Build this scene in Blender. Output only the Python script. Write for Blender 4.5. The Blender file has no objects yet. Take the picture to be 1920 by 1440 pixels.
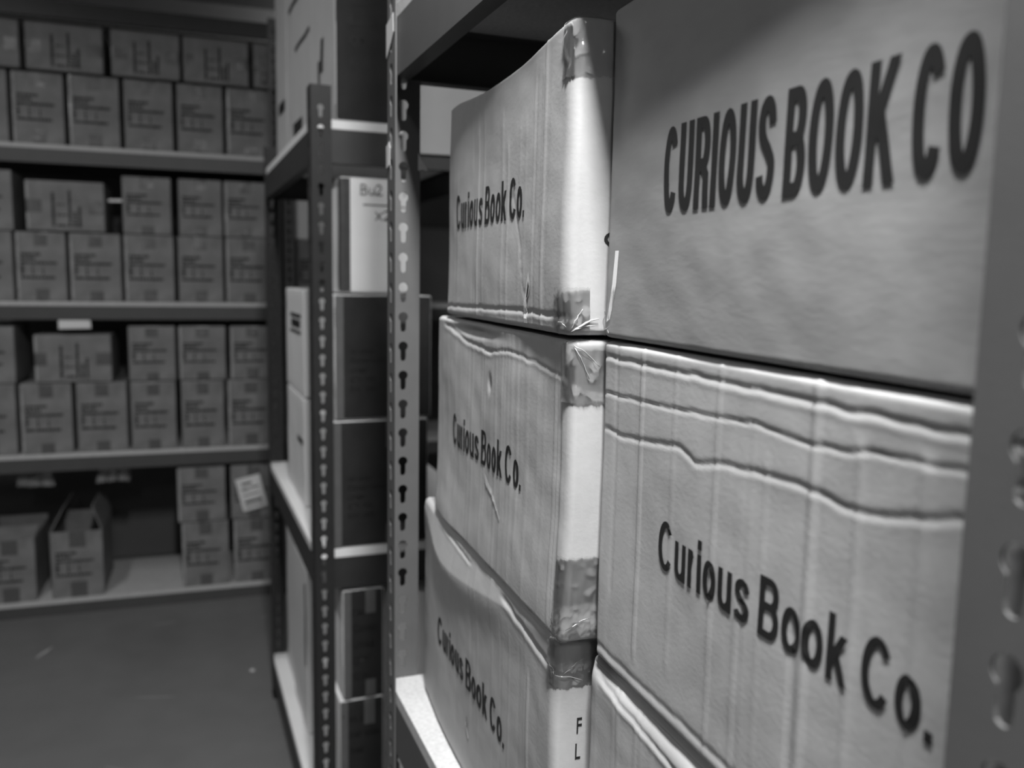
import bpy, bmesh, math, random
from mathutils import Vector, Matrix, noise
from math import sin, cos, tan, radians, pi, exp, sqrt
random.seed(7)
SC = bpy.context.scene
COL = SC.collection

# ------------------------------------------------------------------ camera
FPX, YAW, PITCH, ROLL, CAMH = 1623.0, 19.05, 6.92, -1.013, 1.32
y_, p_, r_ = radians(YAW), radians(PITCH), radians(ROLL)
fw = Vector((sin(y_)*cos(p_), cos(y_)*cos(p_), -sin(p_)))
rt = Vector((cos(y_), -sin(y_), 0.0))
up = rt.cross(fw)
rt2 = rt*cos(r_) - up*sin(r_)
up2 = up*cos(r_) + rt*sin(r_)
cam_data = bpy.data.cameras.new('camera')
cam = bpy.data.objects.new('camera', cam_data); COL.objects.link(cam)
m = Matrix((rt2, up2, -fw)).transposed().to_4x4()
m.translation = Vector((0, 0, CAMH))
cam.matrix_world = m
cam_data.sensor_width = 36.0
cam_data.lens = FPX/1920*36.0
cam_data.clip_start = 0.02
cam_data.dof.use_dof = True
cam_data.dof.focus_distance = 0.66
cam_data.dof.aperture_fstop = 5.6
SC.camera = cam

# ------------------------------------------------------------------ exposure, world, lights
SC.view_settings.view_transform = 'Standard'
SC.view_settings.look = 'None'
SC.view_settings.gamma = 1.0
SC.view_settings.exposure = 0.0
try: SC.view_settings.use_curve_mapping = False
except Exception: pass
W = bpy.data.worlds.new('world'); SC.world = W; W.use_nodes = True
W.node_tree.nodes['Background'].inputs[0].default_value = (0.5, 0.5, 0.5, 1)
W.node_tree.nodes['Background'].inputs[1].default_value = 0.0

def area(name, loc, size, sizey, power, rotz=0, target=None):
    d = bpy.data.lights.new(name, 'AREA'); d.shape = 'RECTANGLE'
    d.size = size; d.size_y = sizey; d.energy = power
    o = bpy.data.objects.new(name, d); COL.objects.link(o)
    o.location = loc; o.rotation_euler = (0, 0, rotz)
    if target:
        o.rotation_euler = (Vector(target)-Vector(loc)).to_track_quat('-Z', 'Y').to_euler()
    return o
area('aisle_panel_light', (0.090, 0.06, 2.44), 0.12, 0.6, 64)
area('camera_side_fill', (-0.25, -1.7, 2.44), 0.12, 1.0, 12)  # fill added behind the camera to light the near upright's hole edges
area('left_tube_light', (-1.0, 2.15, 2.44), 0.12, 0.9, 12)
area('cross_aisle_tube_light', (0.62, 3.12, 2.46), 1.0, 0.12, 0.6)
pl = bpy.data.lights.new('wall_band_fill', 'POINT'); pl.energy = 2.2; pl.shadow_soft_size = .06  # unseen lamp added to brighten the wall band above the back shelving
plo = bpy.data.objects.new('wall_band_fill', pl); COL.objects.link(plo); plo.location = (.72, 4.0, 2.40)

# ------------------------------------------------------------------ materials (the place is seen in black and white: neutral greys)
def mat(name, base, rough=0.7, spec=0.3, metal=0.0, noise_amp=0.0, noise_scale=40, bump=0.0, bump_scale=300,
        stretch=(1, 1, 1), blot=0.0, blot_scale=3.0, corr=0.0, corr_axis='Y', corr_scale=200, coords='Object'):
    M = bpy.data.materials.new(name); M.use_nodes = True
    nt = M.node_tree; n = nt.nodes; L = nt.links
    b = n['Principled BSDF']
    b.inputs['Roughness'].default_value = rough
    b.inputs['Metallic'].default_value = metal
    b.inputs['Specular IOR Level'].default_value = spec
    b.inputs['Base Color'].default_value = (base, base, base, 1)
    tc = n.new('ShaderNodeTexCoord'); mp = n.new('ShaderNodeMapping')
    mp.inputs['Scale'].default_value = stretch
    L.new(tc.outputs[coords], mp.inputs[0])
    if noise_amp or blot:
        a = n.new('ShaderNodeTexNoise'); a.inputs['Scale'].default_value = noise_scale; a.inputs['Detail'].default_value = 4
        L.new(mp.outputs[0], a.inputs[0])
        c = n.new('ShaderNodeTexNoise'); c.inputs['Scale'].default_value = blot_scale; c.inputs['Detail'].default_value = 3
        L.new(tc.outputs[coords], c.inputs[0])
        m1 = n.new('ShaderNodeMath'); m1.operation = 'MULTIPLY_ADD'
        L.new(a.outputs[0], m1.inputs[0]); m1.inputs[1].default_value = 2*noise_amp; m1.inputs[2].default_value = base-noise_amp-blot
        m2 = n.new('ShaderNodeMath'); m2.operation = 'MULTIPLY_ADD'
        L.new(c.outputs[0], m2.inputs[0]); m2.inputs[1].default_value = 2*blot; L.new(m1.outputs[0], m2.inputs[2])
        m2.use_clamp = True
        cc = n.new('ShaderNodeCombineColor')
        for i in range(3): L.new(m2.outputs[0], cc.inputs[i])
        L.new(cc.outputs[0], b.inputs['Base Color'])
    if bump or corr:
        src = None
        if bump:
            a = n.new('ShaderNodeTexNoise'); a.inputs['Scale'].default_value = bump_scale; a.inputs['Detail'].default_value = 3
            L.new(mp.outputs[0], a.inputs[0])
            mm = n.new('ShaderNodeMath'); mm.operation = 'MULTIPLY'; L.new(a.outputs[0], mm.inputs[0]); mm.inputs[1].default_value = bump
            src = mm.outputs[0]
        if corr:
            w = n.new('ShaderNodeTexWave'); w.bands_direction = corr_axis; w.inputs['Scale'].default_value = corr_scale/20.0*1.0
            w.inputs['Distortion'].default_value = 0.3
            L.new(tc.outputs[coords], w.inputs[0])
            mw = n.new('ShaderNodeMath'); mw.operation = 'MULTIPLY_ADD'
            L.new(w.outputs[1], mw.inputs[0]); mw.inputs[1].default_value = corr
            if src: L.new(src, mw.inputs[2])
            src = mw.outputs[0]
        bp = n.new('ShaderNodeBump'); bp.inputs['Strength'].default_value = 1.0; bp.inputs['Distance'].default_value = 1.0
        L.new(src, bp.inputs['Height']); L.new(bp.outputs[0], b.inputs['Normal'])
    return M

M_card = mat('book_carton_board', 0.46, 0.75, 0.25, noise_amp=0.035, noise_scale=90, stretch=(1, .7, 1), blot=0.03, blot_scale=14,
             bump=0.0001, bump_scale=300, corr=0.00003, corr_scale=70)
M_card_smooth = mat('smooth_carton_board', 0.34, 0.7, 0.25, noise_amp=0.04, noise_scale=60, stretch=(1, .4, 1), blot=0.04, blot_scale=10,
             bump=0.0001, bump_scale=240)
M_print = mat('black_print', 0.018, 0.6, 0.3)
M_print_soft = mat('faded_print', 0.022, 0.7, 0.2)
M_steel_dark = mat('darker_steel', 0.03, 0.45, 0.25, noise_amp=0.008, noise_scale=30)  # steel of the middle unit, darker than that of the other units
M_steel = mat('grey_painted_steel', 0.118, 0.42, 0.45, noise_amp=0.015, noise_scale=30, bump=0.00004, bump_scale=400)
M_beam = mat('grey_steel_beam', 0.085, 0.45, 0.4, noise_amp=0.01, noise_scale=20)
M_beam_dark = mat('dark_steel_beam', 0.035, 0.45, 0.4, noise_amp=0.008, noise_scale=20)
M_shaded_end = mat('shaded_kraft_end', 0.03, 0.7, 0.12, noise_amp=0.006, noise_scale=30, blot=0.008, blot_scale=12)  # brown carton ends, with their shade put into the colour
M_board = mat('shelf_chipboard', 0.55, 0.7, 0.3, noise_amp=0.16, noise_scale=190, blot=0.04, blot_scale=20, bump=0.0003, bump_scale=350)
M_carton = mat('small_carton_board', 0.22, 0.65, 0.3, noise_amp=0.03, noise_scale=30, blot=0.09, blot_scale=13)
M_carton_tape = mat('dull_carton_tape', 0.11, 0.35, 0.5, noise_amp=0.02, noise_scale=60, bump=0.0015, bump_scale=40)
M_gloss_tape = mat('glossy_clear_tape_edge', 0.42, 0.22, 0.9, noise_amp=0.06, noise_scale=60, bump=0.002, bump_scale=50)
M_white_card = mat('white_carton_board', 0.8, 0.6, 0.3, noise_amp=0.02, noise_scale=25, blot=0.03, blot_scale=6)
M_paper = mat('white_paper', 0.8, 0.7, 0.2)
M_dull_white = mat('dull_white_carton_board', 0.5, 0.6, 0.3, noise_amp=0.02, noise_scale=25, blot=0.03, blot_scale=6)
M_greycard = mat('pale_grey_card', 0.3, 0.7, 0.2, blot=.05, blot_scale=8)
M_masking = mat('pale_masking_tape', 0.6, 0.7, 0.2, noise_amp=0.05, noise_scale=90)
M_dark_tape = mat('brown_packing_tape', 0.06, 0.25, 0.6, noise_amp=0.015, noise_scale=60, bump=0.0006, bump_scale=60)
M_floor = mat('painted_concrete', 0.17, 0.38, 0.4, noise_amp=0.02, noise_scale=9, blot=0.035, blot_scale=1.3, bump=0.0006, bump_scale=14)
M_wall = mat('painted_wall', 0.14, 0.85, 0.2, noise_amp=0.02, noise_scale=4)
M_wall_pale = mat('pale_painted_wall', 0.62, 0.85, 0.2, noise_amp=0.02, noise_scale=4)
M_ceil = mat('ceiling_tile', 0.3, 0.9, 0.2, noise_amp=0.02, noise_scale=6)
M_scuff = mat('floor_scuff', 0.42, 0.6, 0.3)
M_scuff_faint = mat('faint_floor_scratch', 0.26, 0.5, 0.3)
M_film = mat('plastic_wrap', 0.3, 0.25, 0.7, noise_amp=0.1, noise_scale=20, bump=0.01, bump_scale=12)
M_fibre = mat('torn_board_fibre', 0.72, 0.9, 0.1, noise_amp=0.12, noise_scale=400)

def tape_mat(name, tint, refl, rough):
    M = bpy.data.materials.new(name); M.use_nodes = True
    nt = M.node_tree; n = nt.nodes; L = nt.links
    for q in list(n): n.remove(q)
    out = n.new('ShaderNodeOutputMaterial')
    tr = n.new('ShaderNodeBsdfTransparent'); tr.inputs[0].default_value = (tint, tint, tint, 1)
    gl = n.new('ShaderNodeBsdfGlossy'); gl.inputs['Roughness'].default_value = rough; gl.inputs[0].default_value = (1, 1, 1, 1)
    df = n.new('ShaderNodeBsdfDiffuse'); df.inputs[0].default_value = (.5, .5, .5, 1)
    ly = n.new('ShaderNodeLayerWeight'); ly.inputs[0].default_value = 0.12
    a = n.new('ShaderNodeTexNoise'); a.inputs['Scale'].default_value = 120; a.inputs['Detail'].default_value = 2
    tc = n.new('ShaderNodeTexCoord'); mp = n.new('ShaderNodeMapping'); mp.inputs['Scale'].default_value = (1.6, 1.6, .35)
    L.new(tc.outputs['Object'], mp.inputs[0]); L.new(mp.outputs[0], a.inputs[0])
    bp = n.new('ShaderNodeBump'); bp.inputs['Distance'].default_value = 0.0006; bp.inputs['Strength'].default_value = 1
    L.new(a.outputs[0], bp.inputs['Height']); L.new(bp.outputs[0], gl.inputs['Normal'])
    ma = n.new('ShaderNodeMath'); ma.operation = 'ADD'; L.new(ly.outputs['Fresnel'], ma.inputs[0]); ma.inputs[1].default_value = refl
    mx = n.new('ShaderNodeMixShader'); L.new(ma.outputs[0], mx.inputs[0]); L.new(tr.outputs[0], mx.inputs[1]); L.new(gl.outputs[0], mx.inputs[2])
    m2 = n.new('ShaderNodeMixShader'); m2.inputs[0].default_value = 0.10; L.new(mx.outputs[0], m2.inputs[1]); L.new(df.outputs[0], m2.inputs[2])
    L.new(m2.outputs[0], out.inputs[0])
    return M
M_clear = tape_mat('clear_packing_tape', 0.86, 0.03, 0.2)

# ------------------------------------------------------------------ mesh helpers
def link(name, verts, faces, material=None, parent=None, smooth=False, loc=None):
    me = bpy.data.meshes.new(name)
    me.from_pydata([tuple(v) for v in verts], [], faces); me.update()
    if material: me.materials.append(material)
    o = bpy.data.objects.new(name, me); COL.objects.link(o)
    if parent: o.parent = parent
    if loc: o.location = loc
    if smooth: me.polygons.foreach_set('use_smooth', [True]*len(me.polygons))
    return o
def empty(name, loc, rotz=0.0):
    o = bpy.data.objects.new(name, None); COL.objects.link(o)
    o.location = loc; o.rotation_euler = (0, 0, rotz); o.empty_display_size = .05
    return o
def tag(o, label=None, cat=None, group=None, kind=None):
    if label: o['label'] = label
    if cat: o['category'] = cat
    if group: o['group'] = group
    if kind: o['kind'] = kind
    return o
class MB:
    def __init__(s): s.v = []; s.f = []
    def add(s, vs, fs):
        k = len(s.v); s.v += [tuple(v) for v in vs]; s.f += [tuple(i+k for i in f) for f in fs]
    def box(s, x0, x1, y0, y1, z0, z1):
        vs = [(x, y, z) for z in (z0, z1) for y in (y0, y1) for x in (x0, x1)]
        s.add(vs, [(0, 2, 3, 1), (4, 5, 7, 6), (0, 1, 5, 4), (2, 6, 7, 3), (0, 4, 6, 2), (1, 3, 7, 5)])
    def build(s, name, material, parent=None, smooth=False, bevel=0.0):
        o = link(name, s.v, s.f, material, parent, smooth)
        if bevel:
            b = o.modifiers.new('bevel', 'BEVEL'); b.width = bevel; b.segments = 2; b.limit_method = 'ANGLE'
        return o
def struct(name, x0, x1, y0, y1, z0, z1, m):
    b = MB(); b.box(x0, x1, y0, y1, z0, z1); o = b.build(name, m); o['kind'] = 'structure'; return o

# ------------------------------------------------------------------ the room
struct('floor', -2.2, 1.6, -2.4, 4.3, -0.06, 0, M_floor)
struct('ceiling', -2.2, 1.6, -2.4, 4.3, 2.5, 2.56, M_ceil)
struct('wall_back', -2.26, 1.66, 4.3, 4.36, -0.06, 2.56, M_wall)
struct('trim_1', -2.2, 1.6, 4.2, 4.3, 2.36, 2.5, M_wall_pale)
struct('wall_front', -2.26, 1.66, -2.46, -2.4, -0.06, 2.56, M_wall)
struct('wall_left', -2.26, -2.2, -2.4, 4.3, -0.06, 2.56, M_wall)
struct('wall_right', 1.6, 1.66, -2.4, 4.3, -0.06, 2.56, M_wall)

# ------------------------------------------------------------------ perforated steel angle
PITCH_Z = 0.038
def keyhole_outline(n=40):
    # star-shaped about (0,0): big round head above, narrow slot below
    R, rr, zc, zb = 0.0062, 0.0036, 0.0052, -0.0105
    pts = []
    for k in range(n):
        a = 2*pi*k/n + pi/n
        dx, dz = sin(a), cos(a)
        t = 0.0; step = 0.00005
        while t < 0.02:
            x, z = dx*t, dz*t
            inside = (x*x+(z-zc)**2 < R*R) or (abs(x) < rr and zb < z < zc) or (x*x+(z-zb)**2 < rr*rr)
            if not inside: break
            t += step
        pts.append((dx*t, dz*t))
    return pts
KEY = keyhole_outline()
def cell_outline(w0, w1, n=40):
    h = PITCH_Z/2; pts = []
    for k in range(n):
        a = 2*pi*k/n + pi/n
        dx, dz = sin(a), cos(a)
        tx = (w1 if dx > 0 else -w0)/dx if abs(dx) > 1e-9 else 1e9
        tz = (h if dz > 0 else -h)/dz if abs(dz) > 1e-9 else 1e9
        t = min(tx, tz); pts.append([dx*t, dz*t])
    # snap the nearest samples to the four corners
    for cx, cz in ((w1, h), (w1, -h), (-w0, h), (-w0, -h)):
        i = min(range(n), key=lambda i: (pts[i][0]-cx)**2+(pts[i][1]-cz)**2); pts[i] = [cx, cz]
    return pts
FL = 0.042; TH = 0.0018
def flange_sheet(z_top, mapf, mb, hole_c=0.0205):
    """one perforated flange: a = distance from the corner 0..FL, t = thickness side 0/1"""
    n = len(KEY); cell = cell_outline(hole_c, FL-hole_c)
    z0 = 0.0095 - PITCH_Z/2 + PITCH_Z; k = 0
    zs = []
    z = 0.0095 + PITCH_Z
    while z + PITCH_Z/2 < z_top: zs.append(z); z += PITCH_Z
    for zc in zs:
        vs = []
        for t in (0, 1):
            for (x, dz) in cell: vs.append(mapf(hole_c+x, zc+dz, t))
            for (x, dz) in KEY: vs.append(mapf(hole_c+x, zc+dz, t))
        fs = []
        for i in range(n):
            j = (i+1) % n
            fs.append((i, j, n+j, n+i))
            fs.append((2*n+i, 3*n+i, 3*n+j, 2*n+j))
            fs.append((n+i, n+j, 3*n+j, 3*n+i))
            if abs(cell[i][0]-cell[j][0]) < 1e-6: fs.append((i, 2*n+i, 2*n+j, j))
        mb.add(vs, fs)
    # solid foot and top
    for za, zb in ((0.0, zs[0]-PITCH_Z/2), (zs[-1]+PITCH_Z/2, z_top)):
        vs = [mapf(a, z, t) for t in (0, 1) for z in (za, zb) for a in (0, FL)]
        mb.add(vs, [(0, 1, 3, 2), (4, 6, 7, 5), (0, 4, 5, 1), (2, 3, 7, 6), (0, 2, 6, 4), (1, 5, 7, 3)])
def upright(parent, cx, cy, sx, sy, h, sm=None):
    mb = MB()
    flange_sheet(h, lambda a, z, t: (cx+sx*TH*t, cy+sy*a, z), mb)
    flange_sheet(h, lambda a, z, t: (cx+sx*a, cy+sy*TH*t, z), mb)
    o = mb.build('upright', sm or M_steel, parent)
    bm = bmesh.new(); bm.from_mesh(o.data); bmesh.ops.remove_doubles(bm, verts=bm.verts, dist=1e-6)
    bmesh.ops.recalc_face_normals(bm, faces=bm.faces); bm.to_mesh(o.data); bm.free()
    f = MB(); f.box(min(cx-sx*.002, cx+sx*.043), max(cx-sx*.002, cx+sx*.043), min(cy-sy*.002, cy+sy*.043), max(cy-sy*.002, cy+sy*.043), 0, .016)
    f.build('rubber_foot', M_print, o, bevel=.002)
    return o
def beam(parent, x0, x1, y0, y1, z0, z1, inward, m=None):
    """folded steel beam: plate with a small lip at the bottom and a step at the top"""
    mb = MB(); t = .0014
    mb.box(x0, x1, y0, y1, z0, z1)
    ax, s = inward
    if ax == 'x':
        a, b = (x1, x1+.018) if s > 0 else (x0-.018, x0)
        mb.box(a, b, y0, y1, z0, z0+t); mb.box(a, b, y0, y1, z1-t, z1)
    else:
        a, b = (y1, y1+.018) if s > 0 else (y0-.018, y0)
        mb.box(x0, x1, a, b, z0, z0+t); mb.box(x0, x1, a, b, z1-t, z1)
    return mb.build('beam', m or M_beam, parent)
def shelving(name, origin, rot, L, D, h, levels, label, bt=0.018, bh=0.066, board_m=None, steel=None, beam_m=None):
    root = empty(name, origin, rot); tag(root, label, 'shelving unit')
    posts = [(0, 0, 1, 1), (0, L, 1, -1), (D, 0, -1, 1), (D, L, -1, -1)]
    for (cx, cy, sx, sy) in posts: upright(root, cx, cy, sx, sy, h, steel)
    e = TH+.0006
    for z in levels:
        b = MB(); b.box(e, D-e, e, L-e, z-bt, z); b.build('shelf_board', board_m or M_board, root, bevel=.0012)
        zt = z-bt-.0006; zb = zt-bh
        beam(root, e, e+.0016, e, L-e, zb, zt, ('x', 1), beam_m)
        beam(root, D-e-.0016, D-e, e, L-e, zb, zt, ('x', -1), beam_m)
        beam(root, e+.022, D-e-.022, e, e+.0016, zb, zt, ('y', 1), beam_m)
        beam(root, e+.022, D-e-.022, L-e-.0016, L-e, zb, zt, ('y', -1), beam_m)
        # rivets of the beam ends, in front flange near the corners
    return root

MAIN = dict(o=(0.2481, 0.1852, 0), r=radians(2.3), L=.9228)
unseen_bay = shelving('shelving_unit', (MAIN['o'][0]+.932*sin(MAIN['r']), MAIN['o'][1]-.932*cos(MAIN['r']), 0), MAIN['r'], .92, .46, 2.18, [.18, .78, 1.645],
                'unseen adjoining steel bay beside the camera, added to shade the top right carton')  # out of view; put in so its upper shelf shades the top right carton
MID = dict(o=(0.187, 1.783, 0), r=radians(2.28), L=.93)
main = shelving('shelving_unit', MAIN['o'], MAIN['r'], MAIN['L'], .46, 2.18, [.18, .78, 1.645],
                'grey slotted steel shelving holding the big lettered book cartons in the foreground')
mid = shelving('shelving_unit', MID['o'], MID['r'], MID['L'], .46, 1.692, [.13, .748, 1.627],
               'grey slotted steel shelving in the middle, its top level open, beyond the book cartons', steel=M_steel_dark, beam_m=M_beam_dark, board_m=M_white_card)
# long bays along the back wall: their fronts face the camera, so the local y axis runs towards -x
backu = shelving('shelving_unit', (.262, 3.597, 0), radians(90), 1.53, .46, 2.3, [.06, .632, 1.207, 1.776],
                 'long grey shelving across the back, packed with small brown cartons', bt=.016, bh=.05)
backv = shelving('shelving_unit', (1.50, 3.597, 0), radians(90), 1.23, .46, 2.3, [.06, .632, 1.207, 1.776],
                 'back shelving bay seen through the gaps behind the middle shelving unit', bt=.016, bh=.05)
for un, L_ in ((backu, 1.53), (backv, 1.23)):
    for (a0, a1, inw) in (((.0026, .0042), (.0026, L_-.0026), ('x', 1)), ((.4558, .4574), (.0026, L_-.0026), ('x', -1))):
        beam(un, a0[0], a0[1], a1[0], a1[1], 2.222, 2.280, inw, M_beam_dark)
def local(unit, x, y, z):
    o = Vector(unit['o']); r = unit['r']
    return Vector((o.x + x*cos(r) - y*sin(r), o.y + x*sin(r) + y*cos(r), z))

# ------------------------------------------------------------------ rounded box with displaced faces
def gauss(t): return exp(-t*t)
def polyline_z(pts, y):
    if y <= pts[0][0]: return pts[0][1]
    for (a, za), (b, zb) in zip(pts, pts[1:]):
        if y <= b:
            return za+(zb-za)*(y-a)/(b-a)
    return pts[-1][1]
class Carton:
    """local axes: x into the shelf (front face at x=0), y along the aisle away from the camera (near end at y=0), z up"""
    def __init__(s, W, L, H, r=(.008, .010, .004), front=None, near=None, shape=None):
        s.d = (W, L, H); s.r = r; s.front = front; s.near = near; s.shape = shape
    def warp(s, p, off=0.0):
        q = [min(max(p[i], s.r[i]), s.d[i]-s.r[i]) for i in range(3)]
        n = [(p[i]-q[i])/s.r[i] for i in range(3)]
        l = sqrt(sum(a*a for a in n)) or 1
        n = [a/l for a in n]
        P = [q[i]+s.r[i]*n[i] for i in range(3)]
        # true normal of the ellipsoidal corner
        g = [n[i]/s.r[i] for i in range(3)]; lg = sqrt(sum(a*a for a in g)) or 1; g = [a/lg for a in g]
        dsp = off
        wf = max(0, -n[0])**2; wn = max(0, -n[1])**2
        if s.front and wf > 0: dsp += wf*s.front(p[1], p[2])
        if s.near and wn > 0: dsp += wn*s.near(p[0], p[2])
        P = [P[i]+g[i]*dsp for i in range(3)]
        if s.shape: P = s.shape(P)
        return P
    def axis(s, i, res, fine):
        d, r = s.d[i], s.r[i]
        a = [0]+[r*k/4 for k in range(1, 5)]
        n = max(1, int((d-2*r)/res))
        a += [r+(d-2*r)*k/n for k in range(1, n)]
        a += [d-r*k/4 for k in range(4, 0, -1)]+[d]
        return a
    def build(s, name, material, parent, res=(.012, .0026, .0026), near_m=None):
        A = [s.axis(i, res[i], 0) for i in range(3)]
        vs = []; fs = []; idx = {}
        def vid(i, j, k):
            key = (i, j, k)
            if key not in idx:
                idx[key] = len(vs); vs.append(s.warp((A[0][i], A[1][j], A[2][k])))
            return idx[key]
        nx, ny, nz = [len(a)-1 for a in A]
        for j in range(ny):
            for k in range(nz):
                fs.append((vid(0, j, k), vid(0, j, k+1), vid(0, j+1, k+1), vid(0, j+1, k)))
                fs.append((vid(nx, j, k), vid(nx, j+1, k), vid(nx, j+1, k+1), vid(nx, j, k+1)))
        for i in range(nx):
            for k in range(nz):
                fs.append((vid(i, 0, k), vid(i+1, 0, k), vid(i+1, 0, k+1), vid(i, 0, k+1)))
                fs.append((vid(i, ny, k), vid(i, ny, k+1), vid(i+1, ny, k+1), vid(i+1, ny, k)))
            for j in range(ny):
                fs.append((vid(i, j, 0), vid(i, j+1, 0), vid(i+1, j+1, 0), vid(i+1, j, 0)))
                fs.append((vid(i, j, nz), vid(i+1, j, nz), vid(i+1, j+1, nz), vid(i, j+1, nz)))
        o = link(name, vs, fs, material, parent, smooth=True)
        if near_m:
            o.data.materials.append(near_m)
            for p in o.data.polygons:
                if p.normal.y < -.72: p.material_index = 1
        return o

# ------------------------------------------------------------------ lettering
_txt = {}
def text_mesh(body, bold=0.012, space=1.0):
    key = (body, bold, space)
    if key in _txt: return _txt[key]
    cu = bpy.data.curves.new('lettering', 'FONT'); cu.body = body; cu.size = 1.0; cu.offset = bold
    cu.resolution_u = 5; cu.fill_mode = 'FRONT'; cu.space_character = space; cu.space_line = .95
    ob = bpy.data.objects.new('lettering', cu); COL.objects.link(ob)
    dg = bpy.context.evaluated_depsgraph_get()
    me = bpy.data.meshes.new_from_object(ob.evaluated_get(dg))
    bm = bmesh.new(); bm.from_mesh(me); bmesh.ops.remove_doubles(bm, verts=bm.verts, dist=1e-5)
    bmesh.ops.triangulate(bm, faces=bm.faces)
    COL.objects.unlink(ob); bpy.data.objects.remove(ob); bpy.data.meshes.remove(me)
    _txt[key] = bm
    return bm
def lettering(body, place, width, height, parent, m=M_print, bold=0.012, cuts=.004, name='printed_lettering', capref=None, space=1.0):
    """place(u, v) -> point; u in 0..width left to right, v in 0..height (cap height) above the baseline"""
    bm = text_mesh(body, bold, space).copy()
    xs = [v.co.x for v in bm.verts]; x0, x1 = min(xs), max(xs)
    cap = .729 if capref is None else capref
    sx = width/(x1-x0); sy = height/cap
    for v in bm.verts: v.co = Vector(((v.co.x-x0)*sx, v.co.y*sy, 0))
    if cuts:
        for _ in range(5):
            es = [e for e in bm.edges if e.calc_length() > cuts]
            if not es: break
            bmesh.ops.subdivide_edges(bm, edges=es, cuts=1)
            bmesh.ops.triangulate(bm, faces=[f for f in bm.faces if len(f.verts) > 3])
    for v in bm.verts: v.co = Vector(place(v.co.x, v.co.y))
    me = bpy.data.meshes.new(name); bm.to_mesh(me); bm.free(); me.materials.append(m)
    o = bpy.data.objects.new(name, me); COL.objects.link(o); o.parent = parent
    return o

# grotesque letters drawn as pen strokes: glyph(width) -> closed/open centre lines in units of the box (x 0..1, z in cap heights)
def arc(cx, cz, rx, rz, a0, a1, n=22):
    return [(cx+rx*cos(radians(a0+(a1-a0)*i/n)), cz+rz*sin(radians(a0+(a1-a0)*i/n))) for i in range(n+1)]
XH = .735
GL = {
 'C': [arc(.5, .5, .5, .5, 38, 322, 30)],
 'O': [arc(.5, .5, .5, .5, 0, 360, 36)],
 'o': [arc(.5, XH/2, .5, XH/2, 0, 360, 32)],
 'u': [[(0, 'X'), (0, .24)]+arc(.5, .24, .5, .24, 190, 350, 14)+[(1, .26)], [(1, 'X'), (1, 'B')]],
 'U': [[(0, 'T'), (0, .30)]+arc(.5, .30, .5, .30, 190, 350, 16)+[(1, .30), (1, 'T')]],
 'r': [[(0, 'X'), (0, 'B')], [(0, .40)]+arc(.95, .40, .95, XH-.40, 175, 92, 8)],
 'i': [[('M', 'X'), ('M', 'B')], [('M', 'T'), ('M', .87)]],
 'I': [[('M', 'T'), ('M', 'B')]],
 's': [[(.97, .56)]+arc(.5, .565, .46, .17, 35, 160, 10)+[(.08, .52), (.25, .42), (.55, .35), (.88, .27)]+arc(.5, .19, .5, .19, 5, -160, 12)],
 'S': [[(.97, .76)]+arc(.5, .76, .46, .24, 20, 180, 14)+[(.10, .66), (.28, .57), (.60, .48), (.90, .38)]+arc(.5, .27, .5, .27, 12, -165, 15)],
 'B': [[(0, 'T'), (0, 'B')], [(0, 1), (.55, 1)]+arc(.55, .765, .38, .235, 80, -80, 12)+[(0, .53)], [(.55, .53)]+arc(.58, .265, .42, .265, 80, -80, 12)+[(.55, 0), (0, 0)]],
 'R': [[(0, 'T'), (0, 'B')], [(0, 1), (.55, 1)]+arc(.55, .74, .42, .26, 80, -80, 12)+[(0, .48)], [(.55, .46), (.90, .34), (.93, .15), (1, 'B')]],
 'k': [[(0, 'T'), (0, 'B')], [(.92, 'X'), (.02, .27)], [(.36, .44), (1.0, 'B')]],
 'K': [[(0, 'T'), (0, 'B')], [(.95, 'T'), (.02, .38)], [(.34, .60), (1.0, 'B')]],
 '.': [[('M', .155), ('M', 'B')]],
}
MIXED = [('C', 0, .0185), ('u', .0213, .0138), ('r', .0380, .0088), ('i', .0490, .0042), ('o', .0556, .0140), ('u', .0722, .0138), ('s', .0884, .0148),
         ('B', .1118, .0170), ('o', .1310, .0148), ('o', .1480, .0148), ('k', .1655, .0148), ('C', .1885, .0185), ('o', .2092, .0148), ('.', .2262, .0046)]
CAPS = [('C', 0, .0168), ('U', .0190, .0158), ('R', .0372, .0162), ('I', .0552, .0058), ('O', .0630, .0172), ('U', .0823, .0158), ('S', .0998, .0160),
        ('B', .1236, .0164), ('O', .1418, .0174), ('O', .1610, .0176), ('K', .1808, .0184), ('C', .2072, .0168), ('O', .2257, .0170)]
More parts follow.
